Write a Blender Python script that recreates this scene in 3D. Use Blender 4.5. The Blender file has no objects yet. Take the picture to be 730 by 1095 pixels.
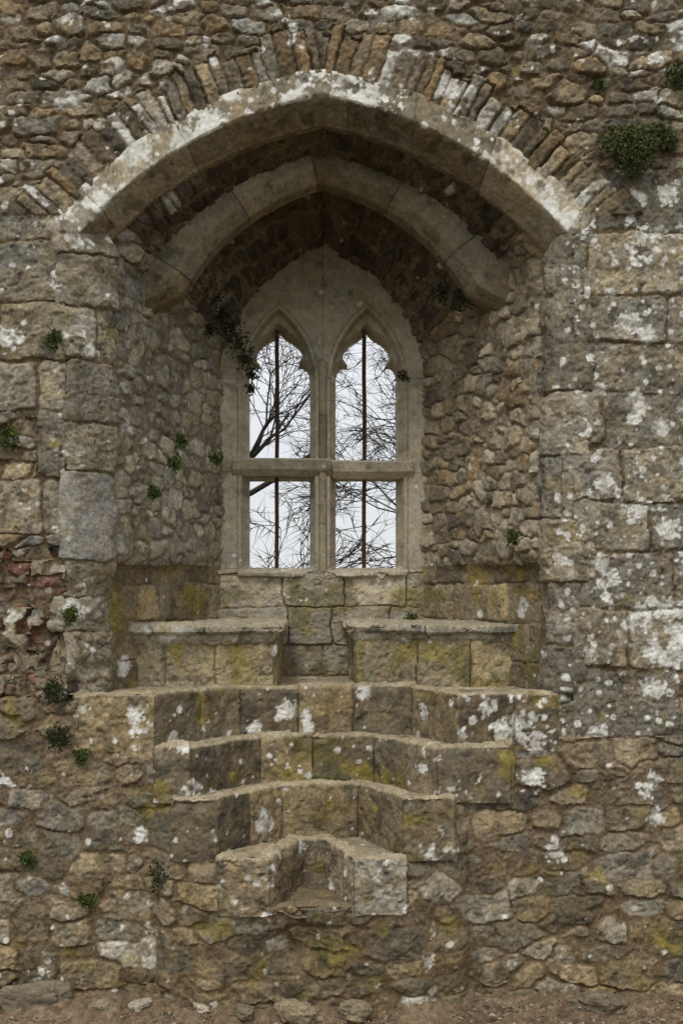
import bpy, math, random
import numpy as np
from mathutils import Vector, Quaternion
random.seed(4)
# scene scale: 200 px/m at wall face, horizon z=2.225
CZ=2.225; D=6.0; F=1200.0; CX=345.0; HY=630.0
def W(px,py,y):
    s=F/(D+y); return ((px-CX)/s, CZ+(HY-py)/s)
# ---------------------------------------------------------------- noise tools
rng=np.random.default_rng(11)
TB=rng.random(65536)
def hsh(ix,iy,iz=0,seed=0):
    n=(np.asarray(ix,dtype=np.int64)*73856093+np.asarray(iy,dtype=np.int64)*19349663+np.asarray(iz,dtype=np.int64)*83492791+seed*2654435)&0xffffffff
    n^=n>>13; n=(n*1274126177)&0xffffffff; n^=n>>16
    return TB[n&65535]
def vn(x,y,z,seed):
    xi=np.floor(x).astype(np.int64); yi=np.floor(y).astype(np.int64); zi=np.floor(z).astype(np.int64)
    fx=x-xi; fy=y-yi; fz=z-zi
    fx=fx*fx*(3-2*fx); fy=fy*fy*(3-2*fy); fz=fz*fz*(3-2*fz)
    r=0
    for a in (0,1):
        wa=fx if a else 1-fx
        for b in (0,1):
            wb=fy if b else 1-fy
            for c in (0,1):
                wc=fz if c else 1-fz
                r=r+wa*wb*wc*hsh(xi+a,yi+b,zi+c,seed)
    return r*2-1
def fbm(P,scale,octv=4,seed=0,gain=.55):
    r=0;a=1;t=0;s=scale
    for o in range(octv):
        r=r+a*vn(P[...,0]*s+o*7.3,P[...,1]*s+o*3.1,P[...,2]*s-o*5.7,seed+o); t+=a; a*=gain; s*=2.03
    return r/t*1.6
def ss(x,a,b):
    t=np.clip((x-a)/(b-a),0,1); return t*t*(3-2*t)
def voro(u,v,sx,sy,jit=.75,seed=0,wt=.35,p=3.2,jy=None):
    jy=jit if jy is None else jy
    U=u/sx; V=v/sy; iv=np.floor(V).astype(np.int64)
    f1=np.full(U.shape,9.); f2=np.full(U.shape,9.); ida=np.zeros(U.shape); tx=np.zeros(U.shape); ty=np.zeros(U.shape)
    for dj in (-2,-1,0,1,2):
        row=iv+dj; Us=U+.5*(row&1)+.7*hsh(row,0,0,seed+9); iu=np.floor(Us).astype(np.int64)
        for di in (-1,0,1):
            ci=iu+di
            px=ci+.5+jit*(hsh(ci,row,0,seed)-.5); py=row+.5+jy*(hsh(ci,row,1,seed)-.5)
            dx=np.abs(Us-px)*1.0; dy=np.abs(V-py)
            d=(dx**p+dy**p)**(1/p)-wt*(hsh(ci,row,2,seed)-.5)
            n=d<f1
            f2=np.where(n,f1,np.minimum(f2,d)); ida=np.where(n,hsh(ci,row,3,seed),ida)
            tx=np.where(n,Us-px,tx); ty=np.where(n,V-py,ty); f1=np.where(n,d,f1)
    return (f2-f1)*.5*math.sqrt(sx*sy), ida, tx*sx, ty*sy
def ashlar(u,v,hs,ws,seed=0,vb=None,ub=None):
    r=np.random.default_rng(seed+500)
    if vb is None:
        vb=[v.min()-.5]
        while vb[-1]<v.max()+.5: vb.append(vb[-1]+r.uniform(*hs))
    vb=np.array(vb); ri=np.clip(np.searchsorted(vb,v)-1,0,len(vb)-2)
    ev=np.minimum(v-vb[ri],vb[ri+1]-v); cv=(vb[ri]+vb[ri+1])/2
    eu=np.zeros(u.shape); ci=np.zeros(u.shape,dtype=np.int64); cu=np.zeros(u.shape); lo,hi=u.min()-.5,u.max()+.5
    for k in range(len(vb)-1):
        if ub is not None: bb=np.array(ub)
        else:
            b=[lo-r.uniform(0,ws[1])]
            while b[-1]<hi: b.append(b[-1]+r.uniform(*ws))
            bb=np.array(b)
        m=ri==k
        if not m.any(): continue
        uu=u[m]; c=np.clip(np.searchsorted(bb,uu)-1,0,len(bb)-2)
        eu[m]=np.minimum(uu-bb[c],bb[c+1]-uu); ci[m]=c; cu[m]=(bb[c]+bb[c+1])/2
    e=np.minimum(ev,eu); e=np.where((ev<.03)&(eu<.03),e-.25*np.clip(.03-np.maximum(ev,eu),0,.03),e)
    return e, hsh(ri,ci,5,seed), cu, cv
def spots(u,v,cell,rmin,rmax,prob,seed,nz):
    U=u/cell; V=v/cell; iu=np.floor(U).astype(np.int64); iv=np.floor(V).astype(np.int64); m=np.zeros(U.shape)
    for a in (-1,0,1):
        for b in (-1,0,1):
            ci=iu+a; cj=iv+b
            px=(ci+hsh(ci,cj,0,seed))*cell; py=(cj+hsh(ci,cj,1,seed))*cell
            h=hsh(ci,cj,3,seed)
            r=rmin+(rmax-rmin)*h**2.2
            on=(hsh(ci,cj,4,seed)<prob)
            d=np.hypot(u-px,v-py)+nz*r*.45
            m=np.maximum(m,on*(1-ss(d,r*.8,r)))
    return m
def lin(c):
    c=np.array(c,dtype=float)/255; return np.where(c<.04045,c/12.92,((c+.055)/1.055)**2.4)
def mix(a,b,f): 
    f=np.asarray(f)[...,None] if np.ndim(f) else f
    return a*(1-f)+b*f
PAL_TOP=[(132,122,105),(118,109,94),(144,130,105),(102,94,80),(130,112,86),(158,152,138),(112,101,83)]
PAL_VAULT=[(112,102,86),(100,91,77),(122,109,88),(92,83,69)]
PAL_IN=[(164,158,144),(150,144,130),(172,165,148),(138,132,118),(154,145,124)]
PAL_INR=[(158,146,124),(143,132,109),(168,156,134),(128,117,99),(152,134,105)]
PAL_ASH=[(140,132,116),(128,121,106),(146,136,115),(134,126,107)]
PAL_STEP=[(124,112,89),(108,98,79),(136,121,92),(114,103,83)]
PAL_DRESS=[(162,154,134),(151,144,125),(169,159,137),(146,136,115)]
PAL_LOW=[(134,122,100),(120,111,94),(144,129,103),(108,100,83),(128,114,90),(141,133,116),(126,112,86)]
PAL_BRICK=[(116,84,70),(105,77,66),(124,92,76),(102,80,68),(124,110,92),(112,90,76),(120,110,96)]
def palcol(idn,pal):
    L=np.array([lin(c) for c in pal]); i=np.minimum((idn*len(L)).astype(int),len(L)-1)
    h=(idn*997.13)%1.0
    return L[i]*(.76+.46*h)[...,None]
# ---------------------------------------------------------------- mesh building
REF=np.array([0,-5.0,2.8])
COL=bpy.context.scene.collection
def normals(P,flip=None):
    a=np.gradient(P,axis=0); b=np.gradient(P,axis=1); n=np.cross(a,b)
    n/= (np.linalg.norm(n,axis=-1,keepdims=True)+1e-12)
    s=1
    if flip is None:
        if (n*(REF-P)).sum(-1).mean()<0: s=-1
    else: s=flip
    return n*s, s
def grid_mesh(name,P,col,mat,keep=None,s=1,parent=None,smooth=True,sharp=38):
    n,m=P.shape[:2]; idx=np.arange(n*m).reshape(n,m)
    q=np.stack([idx[:-1,:-1],idx[1:,:-1],idx[1:,1:],idx[:-1,1:]],-1)
    if keep is not None:
        k=keep[:-1,:-1]&keep[1:,:-1]&keep[1:,1:]&keep[:-1,1:]; q=q[k]
    q=q.reshape(-1,4)
    if s<0: q=q[:,::-1]
    used,inv=np.unique(q,return_inverse=True); q=inv.reshape(-1,4)
    V=P.reshape(-1,3)[used]; C=col.reshape(-1,3)[used]
    me=bpy.data.meshes.new(name); me.vertices.add(len(V)); me.vertices.foreach_set("co",V.astype(np.float32).ravel())
    me.loops.add(q.size); me.loops.foreach_set("vertex_index",q.astype(np.int32).ravel())
    me.polygons.add(len(q)); me.polygons.foreach_set("loop_start",np.arange(0,q.size,4,dtype=np.int32))
    me.polygons.foreach_set("use_smooth",np.full(len(q),smooth))
    at=me.color_attributes.new("Col",'FLOAT_COLOR','POINT')
    at.data.foreach_set("color",np.concatenate([np.clip(C,0.004,.95),np.ones((len(C),1))],1).astype(np.float32).ravel())
    me.update(calc_edges=True); me.validate()
    if sharp: me.set_sharp_from_angle(angle=math.radians(sharp))
    ob=bpy.data.objects.new(name,me); COL.objects.link(ob); me.materials.append(mat)
    if parent: ob.parent=parent
    return ob
# ---------------------------------------------------------------- materials
def newmat(name):
    m=bpy.data.materials.new(name); m.use_nodes=True; nt=m.node_tree
    return m,nt,nt.nodes["Principled BSDF"]
def stone_mat(name,bump=.5,scale=60,var=.4):
    m,nt,b=newmat(name); N=nt.nodes; L=nt.links
    b.inputs["Roughness"].default_value=.95; b.inputs["Specular IOR Level"].default_value=.15
    at=N.new("ShaderNodeAttribute"); at.attribute_name="Col"
    tc=N.new("ShaderNodeTexCoord")
    n1=N.new("ShaderNodeTexNoise"); n1.inputs["Scale"].default_value=scale; n1.inputs["Detail"].default_value=6; n1.inputs["Roughness"].default_value=.72
    L.new(tc.outputs["Object"],n1.inputs["Vector"])
    r1=N.new("ShaderNodeMapRange"); r1.inputs[1].default_value=.3; r1.inputs[2].default_value=.7; r1.inputs[3].default_value=1-var; r1.inputs[4].default_value=1+var
    L.new(n1.outputs["Fac"],r1.inputs[0])
    vm=N.new("ShaderNodeVectorMath"); vm.operation='SCALE'; L.new(at.outputs["Color"],vm.inputs[0]); L.new(r1.outputs[0],vm.inputs["Scale"])
    L.new(vm.outputs[0],b.inputs["Base Color"])
    bu=N.new("ShaderNodeBump"); bu.inputs["Strength"].default_value=bump; bu.inputs["Distance"].default_value=.012
    L.new(n1.outputs["Fac"],bu.inputs["Height"]); L.new(bu.outputs[0],b.inputs["Normal"])
    return m
STONE=stone_mat("weathered_rubble_stone",.75,70,.44)
DRESS=stone_mat("dressed_limestone",.22,110,.18)
def simple_mat(name,c1,c2,scale=20,rough=.8,bump=0):
    m,nt,b=newmat(name); N=nt.nodes; L=nt.links; b.inputs["Roughness"].default_value=rough; b.inputs["Specular IOR Level"].default_value=.2
    tc=N.new("ShaderNodeTexCoord"); n=N.new("ShaderNodeTexNoise"); n.inputs["Scale"].default_value=scale; n.inputs["Detail"].default_value=4
    L.new(tc.outputs["Object"],n.inputs["Vector"])
    r=N.new("ShaderNodeValToRGB"); r.color_ramp.elements[0].position=.35; r.color_ramp.elements[1].position=.65
    r.color_ramp.elements[0].color=(*lin(c1),1); r.color_ramp.elements[1].color=(*lin(c2),1)
    L.new(n.outputs["Fac"],r.inputs[0]); L.new(r.outputs[0],b.inputs["Base Color"])
    if bump:
        bu=N.new("ShaderNodeBump"); bu.inputs["Strength"].default_value=bump; bu.inputs["Distance"].default_value=.01
        L.new(n.outputs["Fac"],bu.inputs["Height"]); L.new(bu.outputs[0],b.inputs["Normal"])
    return m
IRON=simple_mat("rusted_iron",(58,42,32),(86,60,42),60,.8,.4)
LEAF=simple_mat("wall_plant_leaf",(50,62,26),(90,104,46),30,.7)
LEAFD=simple_mat("dark_ivy_leaf",(34,42,24),(62,68,38),30,.6)
LEAFM=simple_mat("mossy_shrub_leaf",(52,60,30),(98,102,60),22,.7)
BARK=simple_mat("winter_bark",(44,39,33),(68,60,50),14,.9,.4)
# ---------------------------------------------------------------- colouring
def colour(P,uv,edge,idn,pal,mortar,m0=.004,m1=.016,lich=0.,spot=0.,green=0.,seed=0,white_ids=0.,dark=0.,mn=0.,var=1.,crev=.45,smax=.062):
    n1=fbm(P,5,4,seed+1); n2=fbm(P,22,4,seed+2); n3=fbm(P,70,2,seed+3)
    base=pal if isinstance(pal,np.ndarray) else palcol(idn,pal)
    base=base*(1+var*(.22*n1+.28*n2+.26*n3))[...,None]
    sh=fbm(P,11,3,seed+21)[...,None]
    base=base*(1+var*sh*np.array([.09,.02,-.09]))
    dk=ss(fbm(P,13,4,seed+5)+dark,.3,.75); base=mix(base,lin((66,62,54)),dk*.6*var)
    u,v=uv
    ed=edge-mn*np.clip(.5+.9*fbm(P,7,4,seed+51),0,1.6)
    mk=ss(ed,m0,m1)
    wh=ss(fbm(P,7,5,seed+7)+.40*fbm(P,45,3,seed+8)+lich,.75,.90)
    wi=((idn*3571.7)%1.0<white_ids)*ss(fbm(P,16,4,seed+9)+.35,.15,.45)
    wsp=spots(u,v,.15,.010,smax,np.clip(spot*1.1,0,.9),seed+11,n2+.6*n3)
    wsp=np.maximum(wsp,.9*spots(u+3.1,v+1.7,.06,.004,.022,np.clip(spot*.8,0,.9),seed+12,n2))
    w=np.clip(np.maximum(np.maximum(wh,wi*.9),wsp)*(.45+.55*mk),0,1)
    W1=lin((222,220,212)); W2=lin((188,186,176))
    wc=mix(np.broadcast_to(W1,base.shape),np.broadcast_to(W2,base.shape),ss(n2,-.3,.5))
    mc=lin(mortar)*(1+var*(.20*n1+.28*n2+.25*n3))[...,None]
    c=mix(mc,base,mk)
    c=mix(c,lin((54,46,36))*np.ones(3),(1-ss(edge,0,m0+.004))*crev)
    g=ss(fbm(P,6,4,seed+15)+green,.45,1.0)
    gc=mix(np.broadcast_to(lin((144,129,60)),base.shape),np.broadcast_to(lin((92,88,48)),base.shape),ss(n1,-.4,.4))
    c=mix(c,gc*(1+.3*n2)[...,None],g*.64)
    c=mix(c,wc*(1+.12*n3)[...,None],w*.92)
    return c,mk
def relief(P,mk,edge,idn,tx,ty,bulge=.02,off=.016,tilt=.12,rough=.008,seed=0,round_w=.02,fill=0.):
    h2=(idn*613.7)%1.0; h3=(idn*277.3)%1.0; h4=(idn*151.9)%1.0
    dome=1-np.exp(-np.maximum(edge,0)/round_w*2.2)
    st=bulge*(.6+.4*dome)+off*(h2-.4)+(tilt*((h3-.5)*tx+(h4-.5)*ty) if np.any(tilt) else 0)
    mo=fill*(.3+.7*ss(fbm(P,4,3,seed+61),-.4,.5))
    h=mk*np.maximum(st,mo*.8)+(1-mk)*mo
    h=h+rough*fbm(P,10,4,seed+31,.5)*(.6+.5*mk)+(1-mk)*.004*fbm(P,40,3,seed+33)
    h=h-mk*rough*.8*ss(fbm(P,26,3,seed+35),.25,.8)+rough*.35*fbm(P,60,2,seed+37)
    return h
# ================================================================= THE WALL
wall=bpy.data.objects.new("castle_wall",None); COL.objects.link(wall)
wall["label"]="ruined rubble stone castle wall with arched window recess and steps"; wall["category"]="wall"
L1,L2,L3,L4,L5=1.665,1.396,1.143,.854,.60
SPR,HS,APX=4.125,1.3,4.86
_s,_c=math.sin(math.radians(10)),math.cos(math.radians(10)); _k=APX-SPR
AR=(HS*HS+_k*_k)/(2*(_k*_c-HS*_s)); ACX=AR*_s; AZC=APX-AR*_c
steps=[ # z top, z bottom, y0, outerL, innerL, yb, backL, backR, innerR, outerR (px)
 (L1,L2,0.0 ,78,166,.45,256,441,492,602),
 (L2,L3,-.09,163,205,.34,278,400,467,547),
 (L3,L4,-.18,180,232,.24,300,383,430,487),
 (L4,L5,-.27,232,288,.14,322,348,378,436)]
def X(px,y): return (px-CX)*(D+y)/F
xs=np.concatenate([np.arange(-3.4,-1.8,.035),np.arange(-1.8,2.0,.0066),np.arange(2.0,3.7,.035)])
zs=np.concatenate([np.arange(-.12,5.45,.0066),np.arange(5.45,6.5,.035)])
Xg,Zg=np.meshgrid(xs,zs,indexing='ij'); Y0=np.zeros_like(Xg)
P=np.stack([Xg,Y0,Zg],-1)
w1=fbm(P,3.0,3,41); w2=fbm(P,3.0,3,47); w3=fbm(P,18,3,48); w4=fbm(P,18,3,49)
U=Xg+.03*w1+.009*w3; V=Zg+.028*w2+.008*w4
e,i,tx,ty=voro(U,V,.150,.074,seed=3,jit=.85,jy=.5,p=5,wt=.5)
e2,i2,tx2,ty2=voro(Xg+.02*w1+.010*w3+9,Zg+.020*w2+.009*w4,.215,.118,seed=8,wt=.5,jit=.8,jy=.34,p=8)
low=Zg+.15*w1<1.75
mid=(Xg<-1.2)&(Zg+.1*w2<2.4)
low=low|mid
e=np.where(low,e2,e); i=np.where(low,i2,i); tx=np.where(low,tx2,tx); ty=np.where(low,ty2,ty)
pc=palcol(i,PAL_TOP); pc=np.where(low[...,None],palcol(i,PAL_LOW),pc)
white=np.where(low,.04,.11); lich=np.where(low,-.18,-.13); spot=np.where(low,.08,.11)
bul=np.where(low,.017,.023); grn=np.where(low,.08,-.25); rw=np.where(low,.012,.016); mnw=np.where(low,.010,.007)
til=np.where(low,.08,.15)
def zone(mask,lay,pal,wh,li,sp,bl,gr,mn_=.002,rw_=.010):
    global e,i,tx,ty,pc,white,lich,spot,bul,grn,rw,mnw
    e=np.where(mask,lay[0],e); i=np.where(mask,lay[1],i); tx=np.where(mask,0,tx); ty=np.where(mask,0,ty)
    pc=np.where(mask[...,None],palcol(lay[1],pal),pc)
    white=np.where(mask,wh,white); lich=np.where(mask,li,lich); spot=np.where(mask,sp,spot); bul=np.where(mask,bl,bul); grn=np.where(mask,gr,grn)
    rw=np.where(mask,rw_,rw); mnw=np.where(mask,mn_,mnw)
A=ashlar(Xg+.010*w3+.015*w2,Zg+.022*w1+.009*w4,(.24,.37),(.38,.85),seed=2)
ra=(A[1]*37.7)%1.0
zone((Xg>1.25)&(A[3]>1.05+.85*ra)&(A[3]<4.15+.5*((A[1]*91.3)%1.0))&((ra>.08)|(A[2]<1.6)),A,PAL_ASH,.0,.06,.85,.018,-.08,.008,.020)
B=ashlar(Xg+.010*w3,Zg+.02*w1+.009*w4,(.22,.36),(.26,.48),seed=6)
rb=(B[1]*37.7)%1.0
zone((Xg<-1.2)&(B[2]>-1.68-.25*rb)&(B[3]>2.40)&(B[3]<4.12+.3*rb)&(rb>.12),B,PAL_ASH,.0,-.06,.25,.017,-.05,.008,.020)
Bk=ashlar(Xg+.014*w3,Zg+.02*w1+.010*w4,(.055,.085),(.10,.24),seed=9)
rk=(Bk[1]*53.1)%1.0
dbr=np.maximum((Bk[2]+1.40)/.22,0)+np.maximum((Bk[3]-2.28)/.2,0)+np.maximum((1.78-Bk[3])/.25,0)
bz=(dbr+.8*rk<1.05)&(dbr<.85)&(Bk[2]<-1.2)&(Bk[2]>-2.4)&(w1+.6*w4<.45)
zone(bz,Bk,PAL_BRICK,.05,-.2,.12,.020,-.05,.009)
sg=np.where(Xg<0,1,-1); rr=np.hypot(Xg-sg*ACX,Zg-AZC); th=np.arctan2(Zg-AZC,(Xg-sg*ACX)*-sg)
r0=rr-AR; arc=th*(AR+.25)+np.where(Xg<0,0,11.3)
VB=ashlar(arc+.007*w3+.014*w1,r0,(1,1),(.045,.095),seed=12,vb=[-1,.09,3])
vlen=.30+.10*((VB[1]*71.3)%1.0)+.01*w3
vz=(r0>.09)&(r0<vlen)&(Zg>4.22)
VB=(np.minimum(VB[0],vlen-r0),VB[1])
zone(vz,VB,PAL_TOP,.13,-.12,.08,.024,-.3,.004,.018)
lich=lich+.08*ss(Zg,4.4,5.3)
c,mk=colour(P,(Xg,Zg),e,i,pc,(114,99,77),.0015,.008,lich=lich,spot=spot,green=grn,seed=100,white_ids=white,mn=mnw,crev=np.where(low,.26,.40),smax=.07)
h=relief(P,mk,e,i,tx,ty,bulge=bul,off=np.where(low,.019,.023),tilt=til,rough=.011,seed=100,round_w=rw,fill=np.where(low,.014,.010))
c=mix(c,c*np.array([.92,.89,.80]),ss(-Zg,-1.1,-.1)*.8)
yb=-.045*ss(-Zg,-1.5,0)
for (zt,zb,y0,oL,iL,ybk,bL,bR,iR,oR) in steps[1:]:
    xl,xr=X(oL,y0),X(oR,y0); fo=.16+.30*(zt<.9)
    sd_=ss(Xg,xl-fo,xl+.02)*(1-ss(Xg,xr-.02,xr+fo))
    yb=np.minimum(yb,(y0+.030)*sd_*(1-ss(Zg,zt-.10,zt+.0)))
yb=yb+.09*np.exp(-(((Xg+.09)/.15)**2+((Zg-.38)/.12)**2))+.06*ss(-Zg,-.45,0)*np.exp(-((Xg)/.5)**2)
yb=np.where(bz,yb+.04*ss(fbm(P,7,3,61),-.3,.5)+.01,yb)
yb=yb+.14*np.exp(-(((Xg+1.33)/.10)**2+((Zg-1.93)/.2)**2))
yb=yb+.012*(1-ss(r0,.10,.24))*(Zg>4.15)
P[...,1]=yb-h
keep=np.ones(Xg.shape,bool)
keep&=~((r0<.12)&(Zg>SPR+.03)&(np.abs(Xg)<1.40))
keep&=~((Xg>-1.37)&(Xg<1.33)&(Zg>L1-.03)&(Zg<=SPR+.03))
for (zt,zb,y0,oL,iL,ybk,bL,bR,iR,oR) in steps:
    keep&=~((Xg>X(oL,y0)+.03)&(Xg<X(oR,y0)-.03)&(Zg<zt-.02)&(Zg>zb+(.0 if zb==L5 else -.03)))
grid_mesh("wall_face",P,c,STONE,keep,s=normals(P)[1],parent=wall,sharp=50)
def box_shell():
    v=[];f=[]
    def q(a,b,c_,d):
        n=len(v); v.extend([a,b,c_,d]); f.append((n,n+1,n+2,n+3))
    x0,x1,z0,z1,yb_=-3.39,3.66,-.1,6.45,1.62
    wx,wz0,wz1=.60,2.2,4.2
    q((x0,yb_,z0),(-wx,yb_,z0),(-wx,yb_,z1),(x0,yb_,z1)); q((wx,yb_,z0),(x1,yb_,z0),(x1,yb_,z1),(wx,yb_,z1))
    q((-wx,yb_,z0),(wx,yb_,z0),(wx,yb_,wz0),(-wx,yb_,wz0)); q((-wx,yb_,wz1),(wx,yb_,wz1),(wx,yb_,z1),(-wx,yb_,z1))
    q((-wx,1.3,wz0),(-wx,yb_,wz0),(-wx,yb_,wz1),(-wx,1.3,wz1)); q((wx,1.3,wz0),(wx,yb_,wz0),(wx,yb_,wz1),(wx,1.3,wz1))
    q((-wx,1.3,wz0),(wx,1.3,wz0),(wx,yb_,wz0),(-wx,yb_,wz0)); q((-wx,1.3,wz1),(wx,1.3,wz1),(wx,yb_,wz1),(-wx,yb_,wz1))
    q((x0,0,z0),(x0,yb_,z0),(x0,yb_,z1),(x0,0,z1)); q((x1,0,z0),(x1,yb_,z0),(x1,yb_,z1),(x1,0,z1)); q((x0,0,z1),(x1,0,z1),(x1,yb_,z1),(x0,yb_,z1))
    me=bpy.data.meshes.new("wall_core"); me.from_pydata(v,[],f); at=me.color_attributes.new("Col",'FLOAT_COLOR','POINT')
    at.data.foreach_set("color",np.tile([.16,.14,.1,1],len(v)).astype(np.float32)); me.materials.append(STONE)
    o=bpy.data.objects.new("wall_core",me); COL.objects.link(o); o.parent=wall
box_shell()
def refine(pr,step):
    out=[]
    for a,b in zip(pr[:-1],pr[1:]):
        n=max(1,int(math.dist(a,b)/step)); 
        for k in range(n): out.append([a[j]+(b[j]-a[j])*k/n for j in range(len(a))])
    out.append(list(pr[-1])); return np.array(out)
def arch_moulding():
    pr=refine([(.150,.04),(.143,-.012),(.006,-.022),(0,-.018),(-.085,.14),(-.09,.145),(-.09,.2),(-.02,.28)],.0066)
    t=np.linspace(0,1,370)
    halves=[]
    for sgn in (-1,1):
        th0=math.atan2(SPR-AZC,HS+ACX)
        r=AR+pr[:,0]
        T,R_=np.meshgrid(t,r,indexing='ij'); _,Yp=np.meshgrid(t,pr[:,1],indexing='ij')
        Rr0=R_-AR
        R_=R_+np.where(R_>AR,(R_-AR)*.15*(1-T)**1.5,0)
        the=np.arccos(np.clip(ACX/R_,-1,1))
        low_=.055-.03*np.clip(Rr0/.15,0,1)
        Th=th0-low_+(the-th0+low_)*T
        x=ACX-R_*np.cos(Th); z=AZC+R_*np.sin(Th)
        ends=1-ss(T,.0,.030)
        Yp=Yp+.05*ends*(Rr0>-.02)
        Pp=np.stack([x*( -sgn) if sgn>0 else x,Yp,z],-1)
        halves.append((Pp,Th*AR,Rr0))
    Pl,sl,rl=halves[0]; Pr,sr,rrr=halves[1]
    P=np.concatenate([Pl,Pr[::-1][1:]],0); S=np.concatenate([sl,(sl[-1:]*2-sr[::-1][1:])],0); Rr=np.concatenate([rl,rrr[::-1][1:]],0)
    plen=np.concatenate([[0],np.cumsum(np.hypot(np.diff(pr[:,0]),np.diff(pr[:,1])))])
    _,T2=np.meshgrid(np.arange(P.shape[0]),plen,indexing='ij')
    w=fbm(P,16,3,5)
    e,i,tx,ty=ashlar(S+.004*w,T2,(1,1),(.36,.62),seed=21,vb=[-1,3])
    x=P[...,0]
    lichm=.88*np.exp(-((x+.75)/.42)**2)+.66*np.exp(-((x-.08)/.34)**2)+.7*np.exp(-((x+1.35)/.15)**2)+.25*np.exp(-((x-.75)/.25)**2)-.05
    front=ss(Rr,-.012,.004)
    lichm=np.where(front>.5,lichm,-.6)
    c,mk=colour(P,(S,T2),e,i,PAL_DRESS,(120,108,88),.0005,.003,lich=lichm,spot=.75*front,seed=130,green=-.5,var=.9,smax=.08)
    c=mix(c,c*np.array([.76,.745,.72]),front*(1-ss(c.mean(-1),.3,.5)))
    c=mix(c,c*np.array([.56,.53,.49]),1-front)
    n,s=normals(P)
    h=relief(P,mk,e,i,tx,ty,bulge=.003,off=.005,tilt=0,rough=.006,seed=130,round_w=.01)
    ed=np.exp(-(Rr/.010)**2); h=h-ed*.007*np.clip(fbm(P,9,4,8)+.2,0,1.5)
    ed2=np.exp(-((Rr-.143)/.012)**2); h=h-ed2*.016*np.clip(fbm(P,8,4,9)+.3,0,1.5)
    P=P+n*h[...,None]
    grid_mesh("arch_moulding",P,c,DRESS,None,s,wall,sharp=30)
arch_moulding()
def jamb(sgn,seed):
    if sgn<0: q=[(1.46,.06),(1.45,-.010),(1.31,-.018),(1.30,-.010),(1.145,.125),(1.135,.14),(1.135,.21),(1.24,.30)]
    else: q=[(1.46,.06),(1.45,-.010),(1.27,-.018),(1.255,-.006),(1.205,.055),(1.20,.07),(1.20,.21),(1.30,.30)]
    pr=refine(q,.0068)
    z=np.arange(L1-.04,4.22,.0068)
    Zz,XX=np.meshgrid(z,pr[:,0],indexing='ij'); _,YY=np.meshgrid(z,pr[:,1],indexing='ij')
    P=np.stack([sgn*XX,YY,Zz],-1)
    wlow=ss(-Zz,-2.36,-2.25)*(1 if sgn<0 else 0)
    nn=fbm(P,6,4,seed)
    P[...,1]+=wlow*(.06+.04*nn)*ss(-XX,-1.5,-1.3); P[...,0]+=sgn*wlow*(.03*nn+.03)
    P[...,1]+=.06*(1-ss(Zz,L1+.0,L1+.12))*ss(XX,1.27,1.33)
    vb=[1.2,1.45,1.72,2.0,2.19,2.376,2.856,3.12,3.45,3.74,4.02,4.3,4.7] if sgn<0 else [(k-.35)*.34 for k in range(4,15)]
    crs=np.searchsorted(np.array(vb),Zz)
    wid=1.335+.09*hsh(crs,0,0,seed)
    P[...,1]+=.07*ss(XX-wid,0,.02)
    P[...,0]+=sgn*.06*(1-ss(-Zz,-4.19,-4.0))
    P[...,1]+=.05*(1-ss(-Zz,-4.22,-4.14))*ss(XX,1.2,1.27)
    wob=.016*fbm(P,2.2,2,seed+3)+.014*fbm(P,8,3,seed+5); P[...,0]+=wob
    w=fbm(P,16,3,5); plen=np.concatenate([[0],np.cumsum(np.hypot(np.diff(pr[:,0]),np.diff(pr[:,1])))])
    _,T2=np.meshgrid(z,plen,indexing='ij')
    e,i,tx,ty=ashlar(T2+.006*w,Zz+.010*w+.008*nn,(.20,.38),(.5,1.4),seed=seed,vb=vb)
    fr=ss(XX,1.25,1.27)
    big=(Zz>2.376)&(Zz<2.856)&(sgn<0)
    pcj=np.where(big[...,None],lin((142,137,126))*np.ones(3),palcol(i,PAL_ASH))
    c,mk=colour(P,(XX,Zz),e,i,pcj,(120,107,86),.0015,.007,lich=np.where(big,-.5,.0*(sgn>0)-.04),spot=np.where(big,.04,.16+.6*fr*(sgn>0)),seed=seed,green=.05,dark=np.where(big,-.35,0),mn=.006,crev=.3,smax=.07)
    n,s=normals(P)
    h=relief(P,mk,e,i,tx,ty,bulge=.012,off=.018,tilt=0,rough=np.where(big,.005,.013),seed=seed,round_w=.022,fill=.007)
    arris=np.exp(-((XX-(1.305 if sgn<0 else 1.262))/.016)**2)+np.exp(-((XX-(1.14 if sgn<0 else 1.20))/.012)**2)
    h=h-.018*np.clip(arris,0,1)*np.clip(fbm(P,7,4,seed+9)+.4,0,1.6)
    P=P+n*h[...,None]
    grid_mesh("jamb",P,c,STONE,None,s,wall)
jamb(-1,160); jamb(1,171)
def arch_pts(a,zs_,za,slope,n):
    s,c=math.sin(slope),math.cos(slope); k=za-zs_
    R=(a*a+k*k)/(2*(k*c-a*s)); cx,cz=R*s,za-R*c
    t0=math.atan2(zs_-cz,-a-cx); t1=math.atan2(za-cz,-cx)
    t=np.linspace(t0,t1,n); L=np.stack([cx+R*np.cos(t),cz+R*np.sin(t)],-1)
    Rr=L[::-1][1:].copy(); Rr[:,0]*=-1
    return np.concatenate([L,Rr],0)
def prof(a,zs_,za,slope,z0=1.60,ns=340,na=210):
    zz=np.linspace(z0,zs_,ns)[:-1]
    l=np.stack([np.full(ns-1,-a),zz],-1); r=l[::-1].copy(); r[:,0]*=-1
    return np.concatenate([l,arch_pts(a,zs_,za,slope,na),r],0)
FA=(1.14,4.10,4.80,math.radians(9.5)); BA=(.63,3.70,4.45,math.radians(24))
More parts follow.
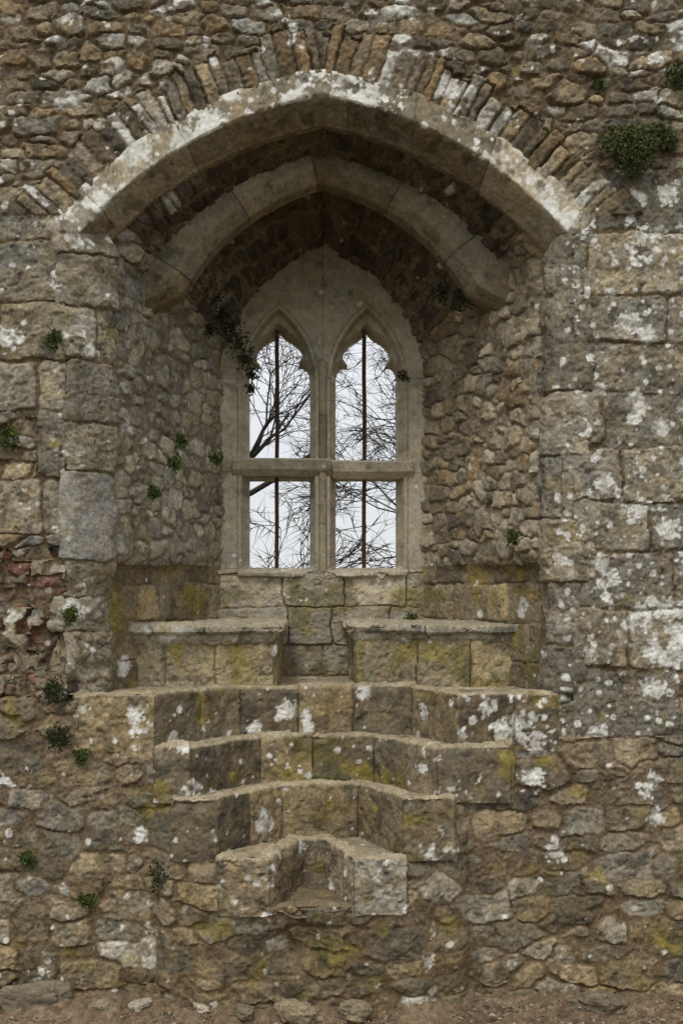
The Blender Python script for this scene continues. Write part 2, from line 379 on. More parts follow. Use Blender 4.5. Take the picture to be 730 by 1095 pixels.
def lining():
    A=prof(*FA); B=prof(*BA); nd=165; t=np.linspace(0,1,nd)
    bow=np.sin(t*math.pi)*.05
    Q=A[:,None,:]*(1-t)[None,:,None]+B[:,None,:]*t[None,:,None]
    Y=np.broadcast_to((.15+(1.36-.15)*t)[None,:],Q.shape[:2])
    P=np.stack([Q[...,0]*(1+bow[None]*.6),Y,Q[...,1]],-1)
    P[...,0]*=1+.055*(P[...,0]>0)*(1-t[None])
    lw=ss(-P[...,2],-2.43,-2.33)
    P[...,0]*=1+np.where(P[...,0]<0,.13,.08)*lw*np.clip(1-t[None],0,1)*(.35+.65*ss(t,0,.15))[None]
    fl=1-ss(t,0,.06); P[...,0]*=1+.13*fl[None]; P[...,2]+=.09*fl[None]*ss(P[...,2],3.9,4.3)
    dl=np.linalg.norm(np.diff((A+B)/2,axis=0),axis=1); S=np.concatenate([[0],np.cumsum(dl)])
    side_len=S[339]; tot=S[-1]
    Sg=np.broadcast_to(S[:,None],Q.shape[:2]); Tg=np.broadcast_to((t*1.29)[None,:],Q.shape[:2])
    x=P[...,0]; z=P[...,2]
    w1=fbm(P,4,3,71); w2=fbm(P,4,3,72); w3=fbm(P,20,3,73); w4=fbm(P,20,3,74)
    e,i,tx,ty=voro(Tg+.03*w1+.009*w3+np.where(x<0,0,7.7),z+.03*w2+.009*w4,.135,.090,seed=33,wt=.65,p=4.8,jit=.85,jy=.55)
    ev,iv,txv,tyv=voro(Sg+.02*w1+.008*w3,Tg+.02*w2+.008*w4,.070,.19,seed=37,wt=.4,p=4)
    vault=(Sg>side_len+.12)&(Sg<tot-side_len-.12)
    e=np.where(vault,ev,e); i=np.where(vault,iv,i); tx=np.where(vault,0,tx); ty=np.where(vault,0,ty)
    pc=np.where((x<0)[...,None],palcol(i,PAL_IN),palcol(i,PAL_INR)); pc=np.where(vault[...,None],palcol(i,PAL_VAULT),pc)
    Bl=ashlar(Tg+.007*w3,z+.007*w4+.012*w1,(.20,.27),(.16,.34),seed=44)
    lo=(z<2.38)&(z>1.5)
    e=np.where(lo,Bl[0],e); i=np.where(lo,Bl[1],i); tx=np.where(lo,0,tx); ty=np.where(lo,0,ty)
    pc=np.where(lo[...,None],palcol(Bl[1],PAL_STEP)*1.25,pc)
    bul=np.where(lo,.012,.020); gr=np.where(lo,.58,-.14)
    c,mk=colour(P,(Sg,Tg),e,i,pc,(140,129,109),.0015,.008,lich=-.32,spot=.06,green=gr,seed=180,mn=np.where(lo,.002,np.where(x<0,.009,.005)),crev=.36)
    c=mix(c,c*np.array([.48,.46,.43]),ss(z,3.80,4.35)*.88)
    n,s=normals(P)
    h=relief(P,mk,e,i,tx,ty,bulge=bul,off=np.where(x<0,.018,.027),tilt=.14,rough=.009,seed=180,round_w=.016,fill=np.where(x<0,.013,.007))
    P=P+n*h[...,None]
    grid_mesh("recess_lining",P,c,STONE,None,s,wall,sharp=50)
lining()
def rib():
    C=arch_pts(.875,3.80,4.575,math.radians(15),370)
    d=np.gradient(C,axis=0); d/=np.linalg.norm(d,axis=1,keepdims=True); nn=np.stack([-d[:,1],d[:,0]],-1)
    pr=refine([(.28,.41),(.060,.408),(.056,.41),(0,.475),(-.002,.48),(-.002,.60),(.03,.62),(.2,.63)],.0065)
    P=np.zeros((len(C),len(pr),3)); 
    P[...,0]=C[:,None,0]+nn[:,None,0]*pr[None,:,0]; P[...,2]=C[:,None,1]+nn[:,None,1]*pr[None,:,0]; P[...,1]=pr[None,:,1]
    S=np.concatenate([[0],np.cumsum(np.linalg.norm(np.diff(C,axis=0),axis=1))]); Sg=np.broadcast_to(S[:,None],P.shape[:2])
    Tg=np.broadcast_to(np.concatenate([[0],np.cumsum(np.hypot(np.diff(pr[:,0]),np.diff(pr[:,1])))])[None],P.shape[:2])
    dist=np.minimum(Sg,S[-1]-Sg)
    k=1-ss(dist,0,.16)
    P[...,0]+=np.sign(P[...,0])*(.17*k); P[...,1]+=.04*k
    P[...,0]*=1+.03*(P[...,0]>0)
    e,i,tx,ty=ashlar(Sg,Tg,(1,1),(.34,.55),seed=51,vb=[-1,3])
    c,mk=colour(P,(Sg,Tg),e,i,PAL_DRESS,(110,98,80),.0005,.003,lich=-.5,spot=.02,green=-.4,seed=200,dark=-.05,var=.9)
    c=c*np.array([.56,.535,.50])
    n,s=normals(P); h=relief(P,mk,e,i,tx,ty,bulge=.003,off=.004,tilt=0,rough=.003,seed=200,round_w=.01)
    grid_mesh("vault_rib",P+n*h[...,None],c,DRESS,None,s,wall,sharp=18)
rib()
def sweep(name,corners,profile,side,seed,joints,pal,mort,parent,step=.008,lich=-.1,spot=.1,green=0.,topcol=None,dark=0.,ztop=None,rough=.007,wear=.012,bulge=.008,mat=None,lichx=None,off=.014,sharp=32,var=1.,chips=0.):
    c_=np.array(corners,float); d=np.diff(c_,axis=0); Ld=np.linalg.norm(d,axis=1); d/=Ld[:,None]
    nn=np.stack([-d[:,1],d[:,0]],-1)*side
    m=[nn[0]]
    for k in range(1,len(c_)-1): m.append((nn[k-1]+nn[k])/(1+nn[k-1]@nn[k]))
    m.append(nn[-1]); m=np.array(m)
    B=[];M=[];S=[];cs=[0];s0=0
    for k in range(len(Ld)):
        n=max(2,int(Ld[k]/step)); t=np.arange(n)/n
        B.append(c_[k]+(c_[k+1]-c_[k])*t[:,None]); M.append(m[k]+(m[k+1]-m[k])*t[:,None]); S.append(s0+Ld[k]*t); s0+=Ld[k]; cs.append(s0)
    B.append(c_[-1:]);M.append(m[-1:]);S.append([s0]); B=np.concatenate(B);M=np.concatenate(M);S=np.concatenate(S)
    pr=refine(profile,step)
    P=np.zeros((len(B),len(pr),3)); P[...,:2]=B[:,None,:]+M[:,None,:]*pr[None,:,0,None]; P[...,2]=pr[None,:,1]
    Sg=np.broadcast_to(S[:,None],P.shape[:2])
    Tg=np.broadcast_to(np.concatenate([[0],np.cumsum(np.hypot(np.diff(pr[:,0]),np.diff(pr[:,1])))])[None],P.shape[:2])
    r=np.random.default_rng(seed); ub=[-1]
    if joints:
        for a,b in zip(cs[:-1],cs[1:]):
            n=max(1,int(round((b-a)/joints))); 
            for k in range(n): ub.append(a+(b-a)*(k+(r.uniform(-.12,.12) if k else 0))/n)
        ub=[-1]+[u+1e-4 for u in ub[1:]]+[s0+1]
    else: ub=[-1,s0+1]
    w=fbm(P,16,3,5)
    e,i,tx,ty=ashlar(Sg+.005*w,Tg,(1,1),(1,1),seed=seed,vb=[-1,9],ub=ub)
    li=lich if lichx is None else lich+lichx(P)
    c,mk=colour(P,(Sg,Tg),e,i,pal,mort,.0005,.005,lich=li,spot=spot,green=green,seed=seed,dark=dark,mn=.003,var=var)
    n,s=normals(P)
    up=np.clip(n[...,2],0,1)
    if topcol is not None: c=mix(c,lin(topcol)*(1+.25*fbm(P,9,4,seed+2)+.2*fbm(P,40,3,seed+4))[...,None],ss(up,.3,.75)*.85)
    h=relief(P,mk,e,i,tx,ty,bulge=bulge,off=off,tilt=0,rough=rough,seed=seed,round_w=.012)
    if ztop is not None:
        q=np.exp(-((Tg-ztop)/.018)**2); h=h-q*wear*(.4+np.clip(fbm(P,7,4,seed+6),-.4,1.8))
        h=h-q*.008*(1-ss(e,0,.025))
        if chips: 
            ch=ss(fbm(P*np.array([1,1,.2]),5,4,seed+8),.2,.65); h=h-chips*ch*np.exp(-((Tg-ztop-.02)/.035)**2)
            ch2=ss(fbm(P,11,3,seed+18),.45,.75); h=h-chips*.8*ch2*np.exp(-((Tg-ztop-.008)/.02)**2)
    P=P+n*h[...,None]; P[...,2]+=.014*(((i*77.7)%1.0)-.5)*mk+.006*fbm(P,3,2,seed+70)
    return grid_mesh(name,P,c,mat or STONE,None,s,parent,sharp=sharp)
TREAD=(166,153,125)
k=0
for (zt,zb,y0,oL,iL,ybk,bL,bR,iR,oR) in steps:
    cor=[(X(oL,y0),.10),(X(oL,y0)+.004,y0),(X(iL,y0),y0),(X(bL,ybk),ybk),(X(bR,ybk),ybk),(X(iR,y0),y0),(X(oR,y0)-.004,y0),(X(oR,y0),.10)]
    off=.075
    lf=(lambda P: .46*(P[...,1]<.02)*np.exp(-((np.abs(P[...,0]-.05)-.85)/.6)**2))
    sweep("step",cor,[(off,zt-.002),(.014,zt),(0.003,zt-.004),(0,zt-.014),(0,zb-.04)],1,300+17*k,.30,PAL_STEP if k<3 else PAL_LOW,(106,94,72),wall,
          lich=-.12,spot=.22,green=.20,topcol=TREAD,dark=.24,ztop=off-.005,lichx=lf,wear=.007,rough=.010 if k<3 else .014,bulge=.006,off=.022,chips=.030 if k<3 else .040,sharp=34)
    k+=1
def inside_cut(Xa,Ya,st,grow=0.):
    zt,zb,y0,oL,iL,ybk,bL,bR,iR,oR=st
    t=np.clip((Ya-y0)/(ybk-y0),0,1)
    l=X(iL,y0)+(X(bL,ybk)-X(iL,y0))*t; r=X(iR,y0)+(X(bR,ybk)-X(iR,y0))*t
    return (Xa>l-grow)&(Xa<r+grow)&(Ya<ybk+grow)
for k in range(5):
    st=steps[k] if k<4 else None
    if k==0: xa=np.arange(-1.46,1.40,.009); ya=np.arange(.03,1.36,.009); zt=L1
    elif k<4: xa=np.arange(X(st[3],st[2])+.01,X(st[9],st[2])-.01,.009); ya=np.arange(st[2]+.03,steps[k-1][5]+.06,.009); zt=st[0]
    else: xa=np.arange(X(250,-.25),X(420,-.25),.009); ya=np.arange(-.262,.2,.009); zt=L5+.012
    Xa,Ya=np.meshgrid(xa,ya,indexing='ij'); Pt=np.stack([Xa,Ya,np.full(Xa.shape,zt-.006)],-1)
    keep=np.ones(Xa.shape,bool) if st is None else ~inside_cut(Xa,Ya,st,.03)
    w=fbm(Pt,16,3,5)
    e,i,tx,ty=ashlar(Xa+.008*w,Ya,(.4,.6),(.28,.4),seed=400+k)
    c,mk=colour(Pt,(Xa,Ya),e,i,[(166,153,125),(156,144,117),(170,157,130)] if k<4 else PAL_LOW,(120,108,86),.001,.005,lich=-.3,spot=.06,green=-.1,seed=410+k)
    Pt[...,2]+=relief(Pt,mk,e,i,tx,ty,bulge=.004,off=.003,tilt=0,rough=.005,seed=420+k,round_w=.01)-.004
    if k==4: Pt[...,2]+=-.03*np.exp(-((Xa+.09)/.12)**2)*ss(-Ya,-.1,.25)+.015*fbm(Pt,8,4,7)-.03*ss(-Ya,.20,.26)
    grid_mesh("tread",Pt,c,STONE,keep,normals(Pt)[1],wall)
for (xl,xr,sd) in ((-1.26,-.225,1),(1.15,.13,-1)):
    zt=2.025; yf=.46
    cor=[(xl,yf),(xr,yf),(xr,1.34)]
    seat=sweep("window_seat",cor,[(.84,zt),(.012,zt),(.002,zt-.004),(0,zt-.012),(0,zt-.034),(.006,zt-.039),(.035,zt-.048),(.042,zt-.078),(.06,zt-.105),(.12,zt-.107)],sd,500+sd,.55,PAL_DRESS,(106,96,76),wall,
        lich=-.1,spot=.12,green=-.0,ztop=.828,wear=.009,rough=.011,bulge=.004,off=.006,topcol=(166,155,131),dark=.15,sharp=32,chips=.06)
    ins=.06
    cb=[(xl,yf+ins),(xr-sd*ins,yf+ins),(xr-sd*ins,1.34)]
    sweep("seat_base",cb,[(.02,zt-.10),(0,zt-.10),(0,L1-.03)],sd,520+sd,.33,[(142,131,105),(129,119,96),(152,139,109)],(104,94,74),seat,lich=-.2,spot=.08,green=.42,dark=.0,off=.032,rough=.013)
def sdf(Xa,Za,poly):
    d=np.full(Xa.shape,9.); ins=np.zeros(Xa.shape,bool); n=len(poly)
    for k in range(n):
        ax,az=poly[k]; bx,bz=poly[(k+1)%n]; ex,ez=bx-ax,bz-az
        t=np.clip(((Xa-ax)*ex+(Za-az)*ez)/(ex*ex+ez*ez+1e-12),0,1)
        d=np.minimum(d,np.hypot(Xa-ax-t*ex,Za-az-t*ez))
        cnd=((az>Za)!=(bz>Za))&(Xa<(bx-ax)*(Za-az)/(bz-az+1e-12)+ax); ins^=cnd
    return np.where(ins,-d,d)
def window():
    xa=np.arange(-.72,.72,.0036); za=np.arange(1.60,4.60,.0040)
    Xa,Za=np.meshgrid(xa,za,indexing='ij'); P=np.stack([Xa,np.full(Xa.shape,1.28),Za],-1)
    head=[(-1,0),(-1.0,.06),(-.99,.15),(-.95,.24),(-.88,.32),(-.78,.37),(-.67,.375),(-.56,.345),(-.65,.41),(-.73,.49),(-.76,.58),(-.73,.67),(-.64,.76),(-.50,.84),(-.34,.905),(-.17,.97),(0,1.09)]
    hd=head+[(-a,b) for a,b in head[-2::-1]]
    dl=np.full(Xa.shape,9.); do=np.full(Xa.shape,9.)
    for cx in (-.288,.288):
        w=.206; up=[(cx+a*w,3.585+b*.325) for a,b in hd]+[(cx+w,3.06),(cx-w,3.06)]
        dn=[(cx-w,2.95),(cx+w,2.95),(cx+w,2.36),(cx-w,2.36)]
        dl=np.minimum(dl,np.minimum(sdf(Xa,Za,up),sdf(Xa,Za,dn)))
        A=arch_pts(.250,3.58,4.06,math.radians(38),20)
        ou=[(cx+a,b) for a,b in A]+[(cx+.25,2.35),(cx-.25,2.35)]
        do=np.minimum(do,sdf(Xa,Za,ou))
    w1=fbm(P,5,3,81); w3=fbm(P,18,3,82)
    e,i,tx,ty=ashlar(Xa+.002*w3,Za+.002*w3+.01*w1,(.2,.5),(.2,.5),seed=61,vb=[1.0,2.36,2.98,3.60,4.9],ub=[-1,0.004,1])
    e2,i2,_,_=ashlar(Xa+.006*w3+.02*w1,Za+.006*w3+.012*w1,(.2,.24),(.26,.45),seed=66,vb=[1.3,1.66,1.86,2.11,2.33,2.5])
    lo=Za<2.35
    e=np.where(lo,e2,e); i=np.where(lo,i2,i)
    pc=np.where(lo[...,None],palcol(i,PAL_DRESS)*1.05,lin((172,163,143))*(.9+.16*i)[...,None])
    c,mk=colour(P,(Xa,Za),e,i,pc,(128,116,94),.0003,np.where(lo,.005,.002),lich=np.where(lo,-.05,-.35),spot=.05,green=np.where(lo,.55,.02),seed=240,dark=np.where(lo,0,-.12),var=.72,mn=np.where(lo,.003,0),crev=.3)
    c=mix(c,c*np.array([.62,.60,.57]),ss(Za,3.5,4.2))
    h=relief(P,mk,e,i,tx,ty,bulge=np.where(lo,.012,.002),off=np.where(lo,.024,.001),tilt=0,rough=np.where(lo,.010,.002),seed=240,round_w=.012)
    dep=.070*(1-ss(do,-.030,-0.006))+.010*np.exp(-((do-.016)/.005)**2)
    dep+=.045*(1-ss(dl,.005,.028)); dep+=.155*(1-ss(dl,-.0,.0045))
    P[...,1]+=dep-h
    keep=~(dl<-.0045)
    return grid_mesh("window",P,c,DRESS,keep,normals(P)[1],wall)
win=window()
def vbar(name,x,y0,hw,z0,z1,dep,seed):
    pr=refine([(-hw,y0+dep),(-hw,y0+.03),(-hw*.4,y0),(hw*.4,y0),(hw,y0+.03),(hw,y0+dep)],.005)
    z=np.arange(z0,z1,.007); P=np.zeros((len(z),len(pr),3)); P[...,0]=x+pr[None,:,0]; P[...,1]=pr[None,:,1]; P[...,2]=z[:,None]
    Zz=P[...,2]; e,i,tx,ty=ashlar(P[...,0],Zz,(.3,.5),(9,9),seed=seed,ub=[-5,5])
    c,mk=colour(P,(P[...,0],Zz),e,i,PAL_DRESS,(130,116,92),.0003,.0025,lich=-.3,spot=.05,green=.05,seed=seed,var=.7)
    n,s=normals(P); h=relief(P,mk,e,i,tx,ty,bulge=.002,off=.002,tilt=0,rough=.002,seed=seed)
    return grid_mesh(name,P+n*h[...,None],c,DRESS,None,s,win,sharp=22)
vbar("mullion",0,1.262,.036,2.34,3.70,.10,610)
sweep("transom",[(-.585,1.245),(.585,1.245)],[(.15,3.072),(.012,3.058),(.0,3.05),(0,2.99),(.006,2.985),(.04,2.95),(.15,2.945)],1,620,.6,PAL_DRESS,(130,116,92),win,lich=-.1,spot=.05,green=-.2,rough=.003,bulge=.002,off=.003,mat=DRESS,topcol=(188,180,160),step=.006,sharp=22,var=.75)
sweep("window_sill",[(-.55,1.235),(.55,1.235)],[(.15,2.362),(.03,2.345),(.004,2.338),(0,2.332),(0,2.315),(.03,2.305),(.10,2.30)],1,630,.45,PAL_DRESS,(130,116,92),win,lich=.05,spot=.1,green=.1,rough=.007,bulge=.004,off=.012,wear=.012,ztop=.145,topcol=(178,168,146),chips=.045)
def tube_mesh(name,segs,mat,parent=None,sides=5):
    v=[];f=[]
    for (p0,r0,p1,r1) in segs:
        a=Vector(p0);b=Vector(p1);d=(b-a).normalized(); u=d.orthogonal().normalized(); w=d.cross(u); n=len(v)
        for (p,r) in ((a,r0),(b,r1)):
            for k in range(sides):
                t=2*math.pi*k/sides; v.append(p+(u*math.cos(t)+w*math.sin(t))*r)
        for k in range(sides): f.append((n+k,n+(k+1)%sides,n+sides+(k+1)%sides,n+sides+k))
    me=bpy.data.meshes.new(name); me.from_pydata([tuple(q) for q in v],[],f); me.materials.append(mat)
    for p in me.polygons: p.use_smooth=True
    o=bpy.data.objects.new(name,me); COL.objects.link(o)
    if parent: o.parent=parent
    return o
for x in (-.30,.272):
    pts=[(x+random.uniform(-.003,.003),1.38,2.33+j*.16) for j in range(11)]
    tube_mesh("iron_bar",[(pts[j],.0135,pts[j+1],.0135) for j in range(10)],IRON,win,8)
# ================================================================= plants on the wall
def plant(name,px,py,y,r,n,leaf,mat,label,droop=0.,flat=.6,stretch=1.):
    x,z=W(px,py,y); rnd=random.Random(int(px*7+py)); v=[];f=[]
    for k in range(n):
        a=rnd.uniform(0,2*math.pi); q=rnd.random()**.5*r*(.78+.22*math.sin(a*3+px)); 
        c=Vector((math.cos(a)*q,-rnd.random()*r*flat*(1-(q/r)**2*.7),math.sin(a)*q*stretch-droop*rnd.random()*r))
        d=Vector((rnd.gauss(0,1),rnd.gauss(-.5,.7),rnd.gauss(.3,.8))).normalized(); s=d.orthogonal().normalized(); s.rotate(Quaternion(d,rnd.uniform(0,6.28)))
        L=leaf*rnd.uniform(.6,1.3); m=len(v); up=d.cross(s)*L*.12
        v+= [c,c+d*L*.5+s*L*.38+up,c+d*L,c+d*L*.5-s*L*.38+up]; f+=[(m,m+1,m+2),(m,m+2,m+3)]
    for k in range(max(6,n//25)):
        a=rnd.uniform(0,6.28); q=r*rnd.uniform(.3,.9); e_=Vector((math.cos(a)*q,-r*flat*.5,math.sin(a)*q*stretch)); m=len(v); o=Vector((.0025,0,.0025))
        v+=[Vector((0,.03,0))-o,Vector((0,.03,0))+o,e_+o*.5,e_-o*.5]; f.append((m,m+1,m+2,m+3))
    me=bpy.data.meshes.new(name); me.from_pydata([tuple(q) for q in v],[],f); me.materials.append(mat)
    o=bpy.data.objects.new(name,me); o.location=(x,y,z); COL.objects.link(o)
    o["label"]=label; o["category"]="plant"; return o
plant("wall_shrub",672,162,-.03,.19,3600,.014,LEAFM,"bushy mossy green shrub rooted high in rubble wall",stretch=.85,flat=.8)
plant("wall_shrub",706,150,-.03,.10,1100,.014,LEAFM,"small mossy shrub growing beside a larger wall shrub",flat=.8)
plant("wall_shrub",724,84,-.03,.08,700,.014,LEAFM,"small green shrub sprouting from upper wall",flat=.8)
tufts=[(61,361,-.02,.065),(10,466,-.02,.07),(64,785,-.03,.08),(60,736,-.02,.09),(88,806,-.03,.05),(177,932,-.10,.11),(94,961,-.05,.055),(548,574,.18,.05),(194,470,.5,.05),(187,494,.45,.045),(165,525,.3,.045),(232,488,.9,.05),(440,660,1.05,.04),(75,655,.02,.05),(30,915,-.05,.045),(640,90,-.02,.03)]
for (a,b,y,r) in tufts:
    o=plant("wall_fern",a,b,y,r,int(90+r*2600),.018,LEAF if r<.08 else LEAFD,"small green fern tuft growing from a mortar joint",droop=.5); o["group"]="small plants growing in the wall joints"
def ivy_trail():
    rnd=random.Random(3); v=[];f=[]
    path=[(200,287,.78,.05),(212,300,.88,.07),(225,318,1.00,.07),(236,334,1.10,.065),(246,350,1.15,.06),(256,366,1.18,.055),(264,384,1.19,.045),(270,400,1.19,.035),(268,416,1.19,.025),(240,300,1.02,.05),(226,352,1.06,.03),(222,290,.90,.05)]
    for (a,b,y,r) in path:
        x,z=W(a,b,y)
        for k in range(int(r*3800)):
            c=Vector((x+rnd.gauss(0,r*.6),y-abs(rnd.gauss(0,r*.25)),z+rnd.gauss(0,r*.65)))
            d=Vector((rnd.gauss(0,1),rnd.gauss(-.5,.6),rnd.gauss(-.4,.8))).normalized(); s=d.orthogonal().normalized(); s.rotate(Quaternion(d,rnd.uniform(0,6.28)))
            L=.018*rnd.uniform(.6,1.4); m=len(v)
            v+=[c,c+d*L*.5+s*L*.42,c+d*L,c+d*L*.5-s*L*.42]; f+=[(m,m+1,m+2),(m,m+2,m+3)]
    for p,q in zip(path[:8],path[1:9]):
        x0,z0=W(*p[:3]); x1,z1=W(*q[:3]); m=len(v)
        v+=[Vector((x0-.004,p[2],z0)),Vector((x0+.004,p[2],z0)),Vector((x1+.004,q[2],z1)),Vector((x1-.004,q[2],z1))]; f.append((m,m+1,m+2,m+3))
    me=bpy.data.meshes.new("ivy"); me.from_pydata([tuple(q) for q in v],[],f); me.materials.append(LEAFD)
    o=bpy.data.objects.new("ivy",me); COL.objects.link(o); o["label"]="dark ivy trailing down the vault beside the window"; o["category"]="plant"
ivy_trail()
plant("ivy",492,318,.60,.08,260,.018,LEAFD,"small ivy clump below the stone vault rib",droop=.6)
plant("ivy",470,312,.78,.07,200,.018,LEAFD,"small ivy clump below the stone vault rib",droop=.3)
plant("ivy",430,402,1.2,.05,120,.018,LEAFD,"small ivy sprig on the tracery window edge",droop=.3)
# ================================================================= trees beyond
def tree(base,h,seed,label,lean=(0,0),levels=6,trunk=.36,cap=9000,rad=.022):
    rnd=random.Random(seed); big=[];small=[]
    def grow(p,d,L,r,lv):
        n=5; q=Vector(p); dd=Vector(d); rr=r; wn=.14 if lv<3 else .10
        for k in range(n):
            dd=(dd+Vector((rnd.gauss(0,wn),rnd.gauss(0,wn),rnd.gauss(.02 if lv<3 else -.03,wn)))).normalized()
            e=q+dd*L/n; r2=rr*(.92 if lv<levels else .75)
            (big if lv<=1 else small).append((q,rr,e,r2)); 
            if lv<levels and k>=1 and len(small)<cap:
                for _ in range(1 if (k<n-1 and lv>0) else (0 if k<n-1 else 3)):
                    s=Vector((rnd.gauss(0,1),rnd.gauss(0,1),rnd.gauss(0,.8))); s=(s-s.dot(dd)*dd).normalized()
                    nd=(dd*rnd.uniform(.6,1)+s*rnd.uniform(.45,.8)).normalized()
                    if rnd.random()<.92: grow(e,nd,L*rnd.uniform(.5,.8),max(r2*.66,.0068),lv+1)
            q=e; rr=r2
    grow(Vector((0,0,-.2)),Vector((lean[0],lean[1],1)).normalized(),h*trunk,h*rad,0)
    root=bpy.data.objects.new("tree",None); root.location=base; COL.objects.link(root); root["label"]=label; root["category"]="tree"; root["group"]="bare trees behind the wall"
    tube_mesh("trunk",big,BARK,root,8)
    tube_mesh("crown",small,BARK,root,4)
tree((-2.7,8.6,0),8.2,5,"bare winter tree with dense twisting branches",(.06,0),5,rad=.009)
tree((2.9,10.5,0),7.2,9,"bare winter tree with thin spreading twigs",(-.12,0),5,rad=.012)
tree((-2.6,12.5,0),10.5,14,"bare winter tree with fine twiggy crown",(.10,0),5,rad=.012)
tree((2.2,15.0,0),11,23,"tall bare winter tree with fine twiggy crown",(-.08,0),5,rad=.012)
tree((-3.0,6.6,0),6.0,31,"bare winter tree with low tangled branches",(.22,0),5,rad=.010)
tree((-1.9,10.2,0),7.4,44,"bare winter tree with low tangled branches",(.04,0),5,rad=.011)
# ================================================================= ground
def ground():
    xs=np.concatenate([-np.geomspace(150,2.1,22),np.arange(-2,2.2,.010),np.geomspace(2.3,150,22)])
    ys=np.concatenate([-np.geomspace(150,1.2,22),np.arange(-1.1,.12,.010),np.array([.3,.8,1.5,2.5,4,7,12,25,60,160])])
    Xa,Ya=np.meshgrid(xs,ys,indexing='ij'); P=np.stack([Xa,Ya,np.zeros(Xa.shape)],-1)
    near=((np.abs(Xa)<2.3)&(Ya>-1.2)&(Ya<.2)).astype(float)
    n=fbm(P,6,5,90); n2=fbm(P,40,3,91)
    P[...,2]=near*(.015*n+.008*n2+.085*ss(Ya+.07*n,-.42,-.12))
    e,i,_,_=voro(Xa,Ya,.022,.022,seed=95,jit=.9,p=2)
    P[...,2]+=near*.006*ss(e,0,.006)*(i>.4)
    c=lin((112,95,74))*(1+.3*n+.25*n2)[...,None]
    c=mix(c,palcol(i,[(140,128,108),(112,98,80),(98,84,66),(130,112,90)]),near*(i>.45)*.8)
    c=mix(c,lin((70,78,40))*np.ones(3),1-ss(-np.hypot(Xa,Ya+2),-12,-6))
    o=grid_mesh("ground",P,c,STONE,None,normals(P,None)[1]); o["kind"]="structure"; o["label"]="brown gravelly earth path at foot of wall"
ground()
def rock(name,x,y,z,sx,sy,sz,seed,pal):
    import bmesh
    bm=bmesh.new(); bmesh.ops.create_icosphere(bm,subdivisions=5,radius=1)
    V=np.array([v.co[:] for v in bm.verts]); 
    V=np.sign(V)*np.abs(V)**.7
    n=fbm(V+seed,1.1,3,seed); n2=fbm(V+seed,4,5,seed+2)
    V=V*(1+.28*n+.16*n2)[:,None]*np.array([sx,sy,sz])
    for v,q in zip(bm.verts,V): v.co=q
    me=bpy.data.meshes.new(name); bm.to_mesh(me); bm.free()
    C=lin(pal)*(1+.35*n2+.2*n)[:,None]; at=me.color_attributes.new("Col",'FLOAT_COLOR','POINT'); at.data.foreach_set("color",np.concatenate([np.clip(C,.01,.9),np.ones((len(C),1))],1).astype(np.float32).ravel())
    me.materials.append(STONE)
    for p in me.polygons: p.use_smooth=True
    o=bpy.data.objects.new(name,me); o.location=(x,y,z); o.rotation_euler=(0,0,math.sin(seed)*.5); COL.objects.link(o); return o
for k,(px,w,h_,pal) in enumerate([(40,.19,.10,(118,108,90)),(150,.045,.025,(160,150,130)),(318,.10,.06,(134,120,96)),(378,.08,.05,(130,118,94)),(440,.05,.03,(150,140,118)),(215,.035,.018,(176,166,146)),(262,.04,.025,(120,108,88)),(545,.05,.02,(124,110,86)),(112,.05,.03,(138,126,102)),(640,.13,.06,(112,102,84))]):
    yy=-.17-.02*(k%3)-(.10 if 230<px<440 else 0)
    o=rock("loose_stone",X(px,yy),yy,.07,w,.06,h_,k+3,pal)
    o["label"]="rough fallen stone lying at the foot of the wall"; o["category"]="stone"; o["group"]="loose stones along the wall foot"
def pebbles():
    v=[];f=[];rnd=random.Random(8); NP=2600
    for k in range(NP):
        x=rnd.uniform(-2,2.2); y=rnd.uniform(-.7,-.12); r=rnd.uniform(.003,.011)*(1.6 if rnd.random()<.06 else 1); z=.012+.07*max(0,min(1,(y+.42)/.3)); m=len(v)
        ax=[rnd.uniform(.7,1.3) for _ in range(3)]
        for d in ((1,0,0),(0,1,0),(-1,0,0),(0,-1,0),(0,0,1),(0,0,-1)): v.append((x+d[0]*r*ax[0],y+d[1]*r*ax[1],z+d[2]*r*.7*ax[2]))
        for a in range(4): b=(a+1)%4; f+=[(m+a,m+b,m+4),(m+b,m+a,m+5)]
    me=bpy.data.meshes.new("gravel"); me.from_pydata(v,[],f); 
    C=np.repeat(np.array([lin(rnd.choice([(160,150,130),(120,106,86),(104,90,70),(134,104,80)])) for _ in range(NP)]),6,axis=0)
    at=me.color_attributes.new("Col",'FLOAT_COLOR','POINT'); at.data.foreach_set("color",np.concatenate([C,np.ones((len(C),1))],1).astype(np.float32).ravel())
    me.materials.append(STONE); 
    o=bpy.data.objects.new("gravel",me); COL.objects.link(o); o["kind"]="stuff"; o["label"]="scattered small gravel on brown earth"; o["category"]="gravel"
pebbles()
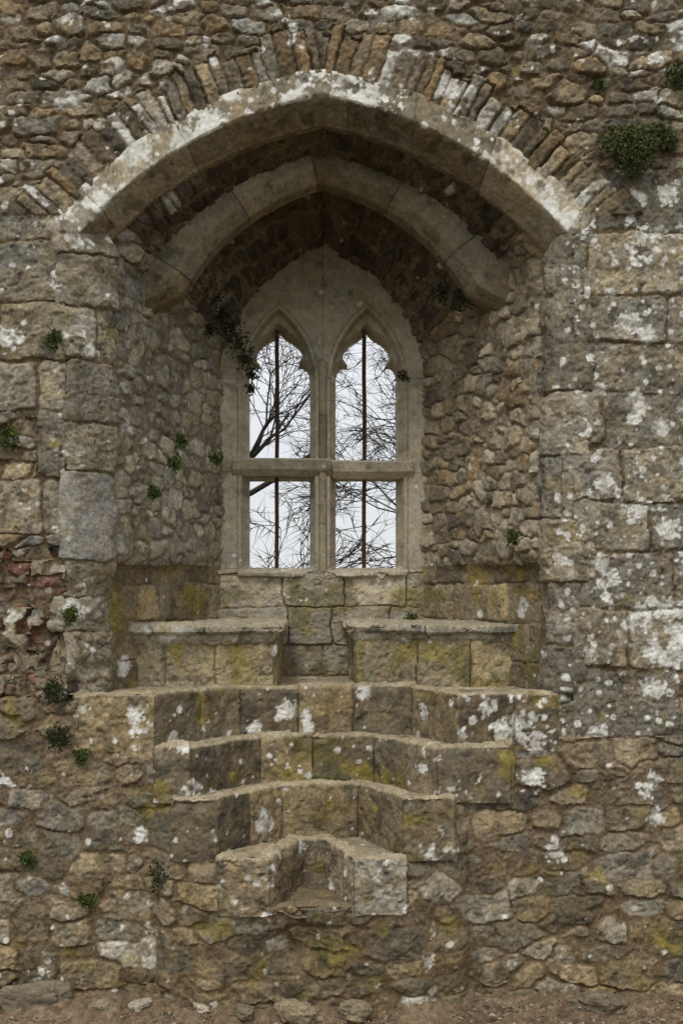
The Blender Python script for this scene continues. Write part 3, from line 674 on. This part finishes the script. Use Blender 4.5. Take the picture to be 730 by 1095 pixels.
# ================================================================= light and camera
sc=bpy.context.scene
w=bpy.data.worlds.new("World"); sc.world=w; w.use_nodes=True; nt=w.node_tree; bg=nt.nodes["Background"]; N=nt.nodes; Lk=nt.links
sky=N.new("ShaderNodeTexSky"); sky.sky_type='NISHITA'; sky.sun_disc=False; sky.sun_elevation=math.radians(54); sky.sun_rotation=math.radians(200)
mx=N.new("ShaderNodeMix"); mx.data_type='RGBA'; mx.inputs[0].default_value=.90
tc=N.new("ShaderNodeTexCoord"); sp=N.new("ShaderNodeSeparateXYZ"); Lk.new(tc.outputs["Generated"],sp.inputs[0])
mr=N.new("ShaderNodeMapRange"); mr.inputs[1].default_value=.1; mr.inputs[2].default_value=1.0; mr.inputs[3].default_value=0; mr.inputs[4].default_value=1; Lk.new(sp.outputs["Z"],mr.inputs[0])
cl=N.new("ShaderNodeMix"); cl.data_type='RGBA'; cl.inputs[6].default_value=(8.2,8.4,8.7,1); cl.inputs[7].default_value=(17,17,17.3,1); Lk.new(mr.outputs[0],cl.inputs[0])
Lk.new(cl.outputs[2],mx.inputs[7]); Lk.new(sky.outputs[0],mx.inputs[6]); Lk.new(mx.outputs[2],bg.inputs[0]); bg.inputs[1].default_value=.1
sd=bpy.data.lights.new("overcast_sun",'SUN'); sd.energy=1.5; sd.angle=math.radians(16); sd.color=(1,.97,.92)
so=bpy.data.objects.new("overcast_sun",sd); COL.objects.link(so)
az=math.radians(200); el=math.radians(54)
dirv=Vector((math.sin(az)*math.cos(el),math.cos(az)*math.cos(el),math.sin(el)))
so.rotation_euler=dirv.to_track_quat('Z','Y').to_euler()
cd=bpy.data.cameras.new("camera"); cam=bpy.data.objects.new("camera",cd); COL.objects.link(cam)
cam.location=(0,-D,CZ); cam.rotation_euler=(math.radians(90),0,0); cd.sensor_width=36; cd.lens=36*F/1095; cd.shift_x=20/1095; cd.shift_y=(HY-547.5)/1095; cd.clip_end=500
sc.camera=cam
sc.view_settings.view_transform='Standard'; sc.view_settings.look='None'; sc.view_settings.exposure=0
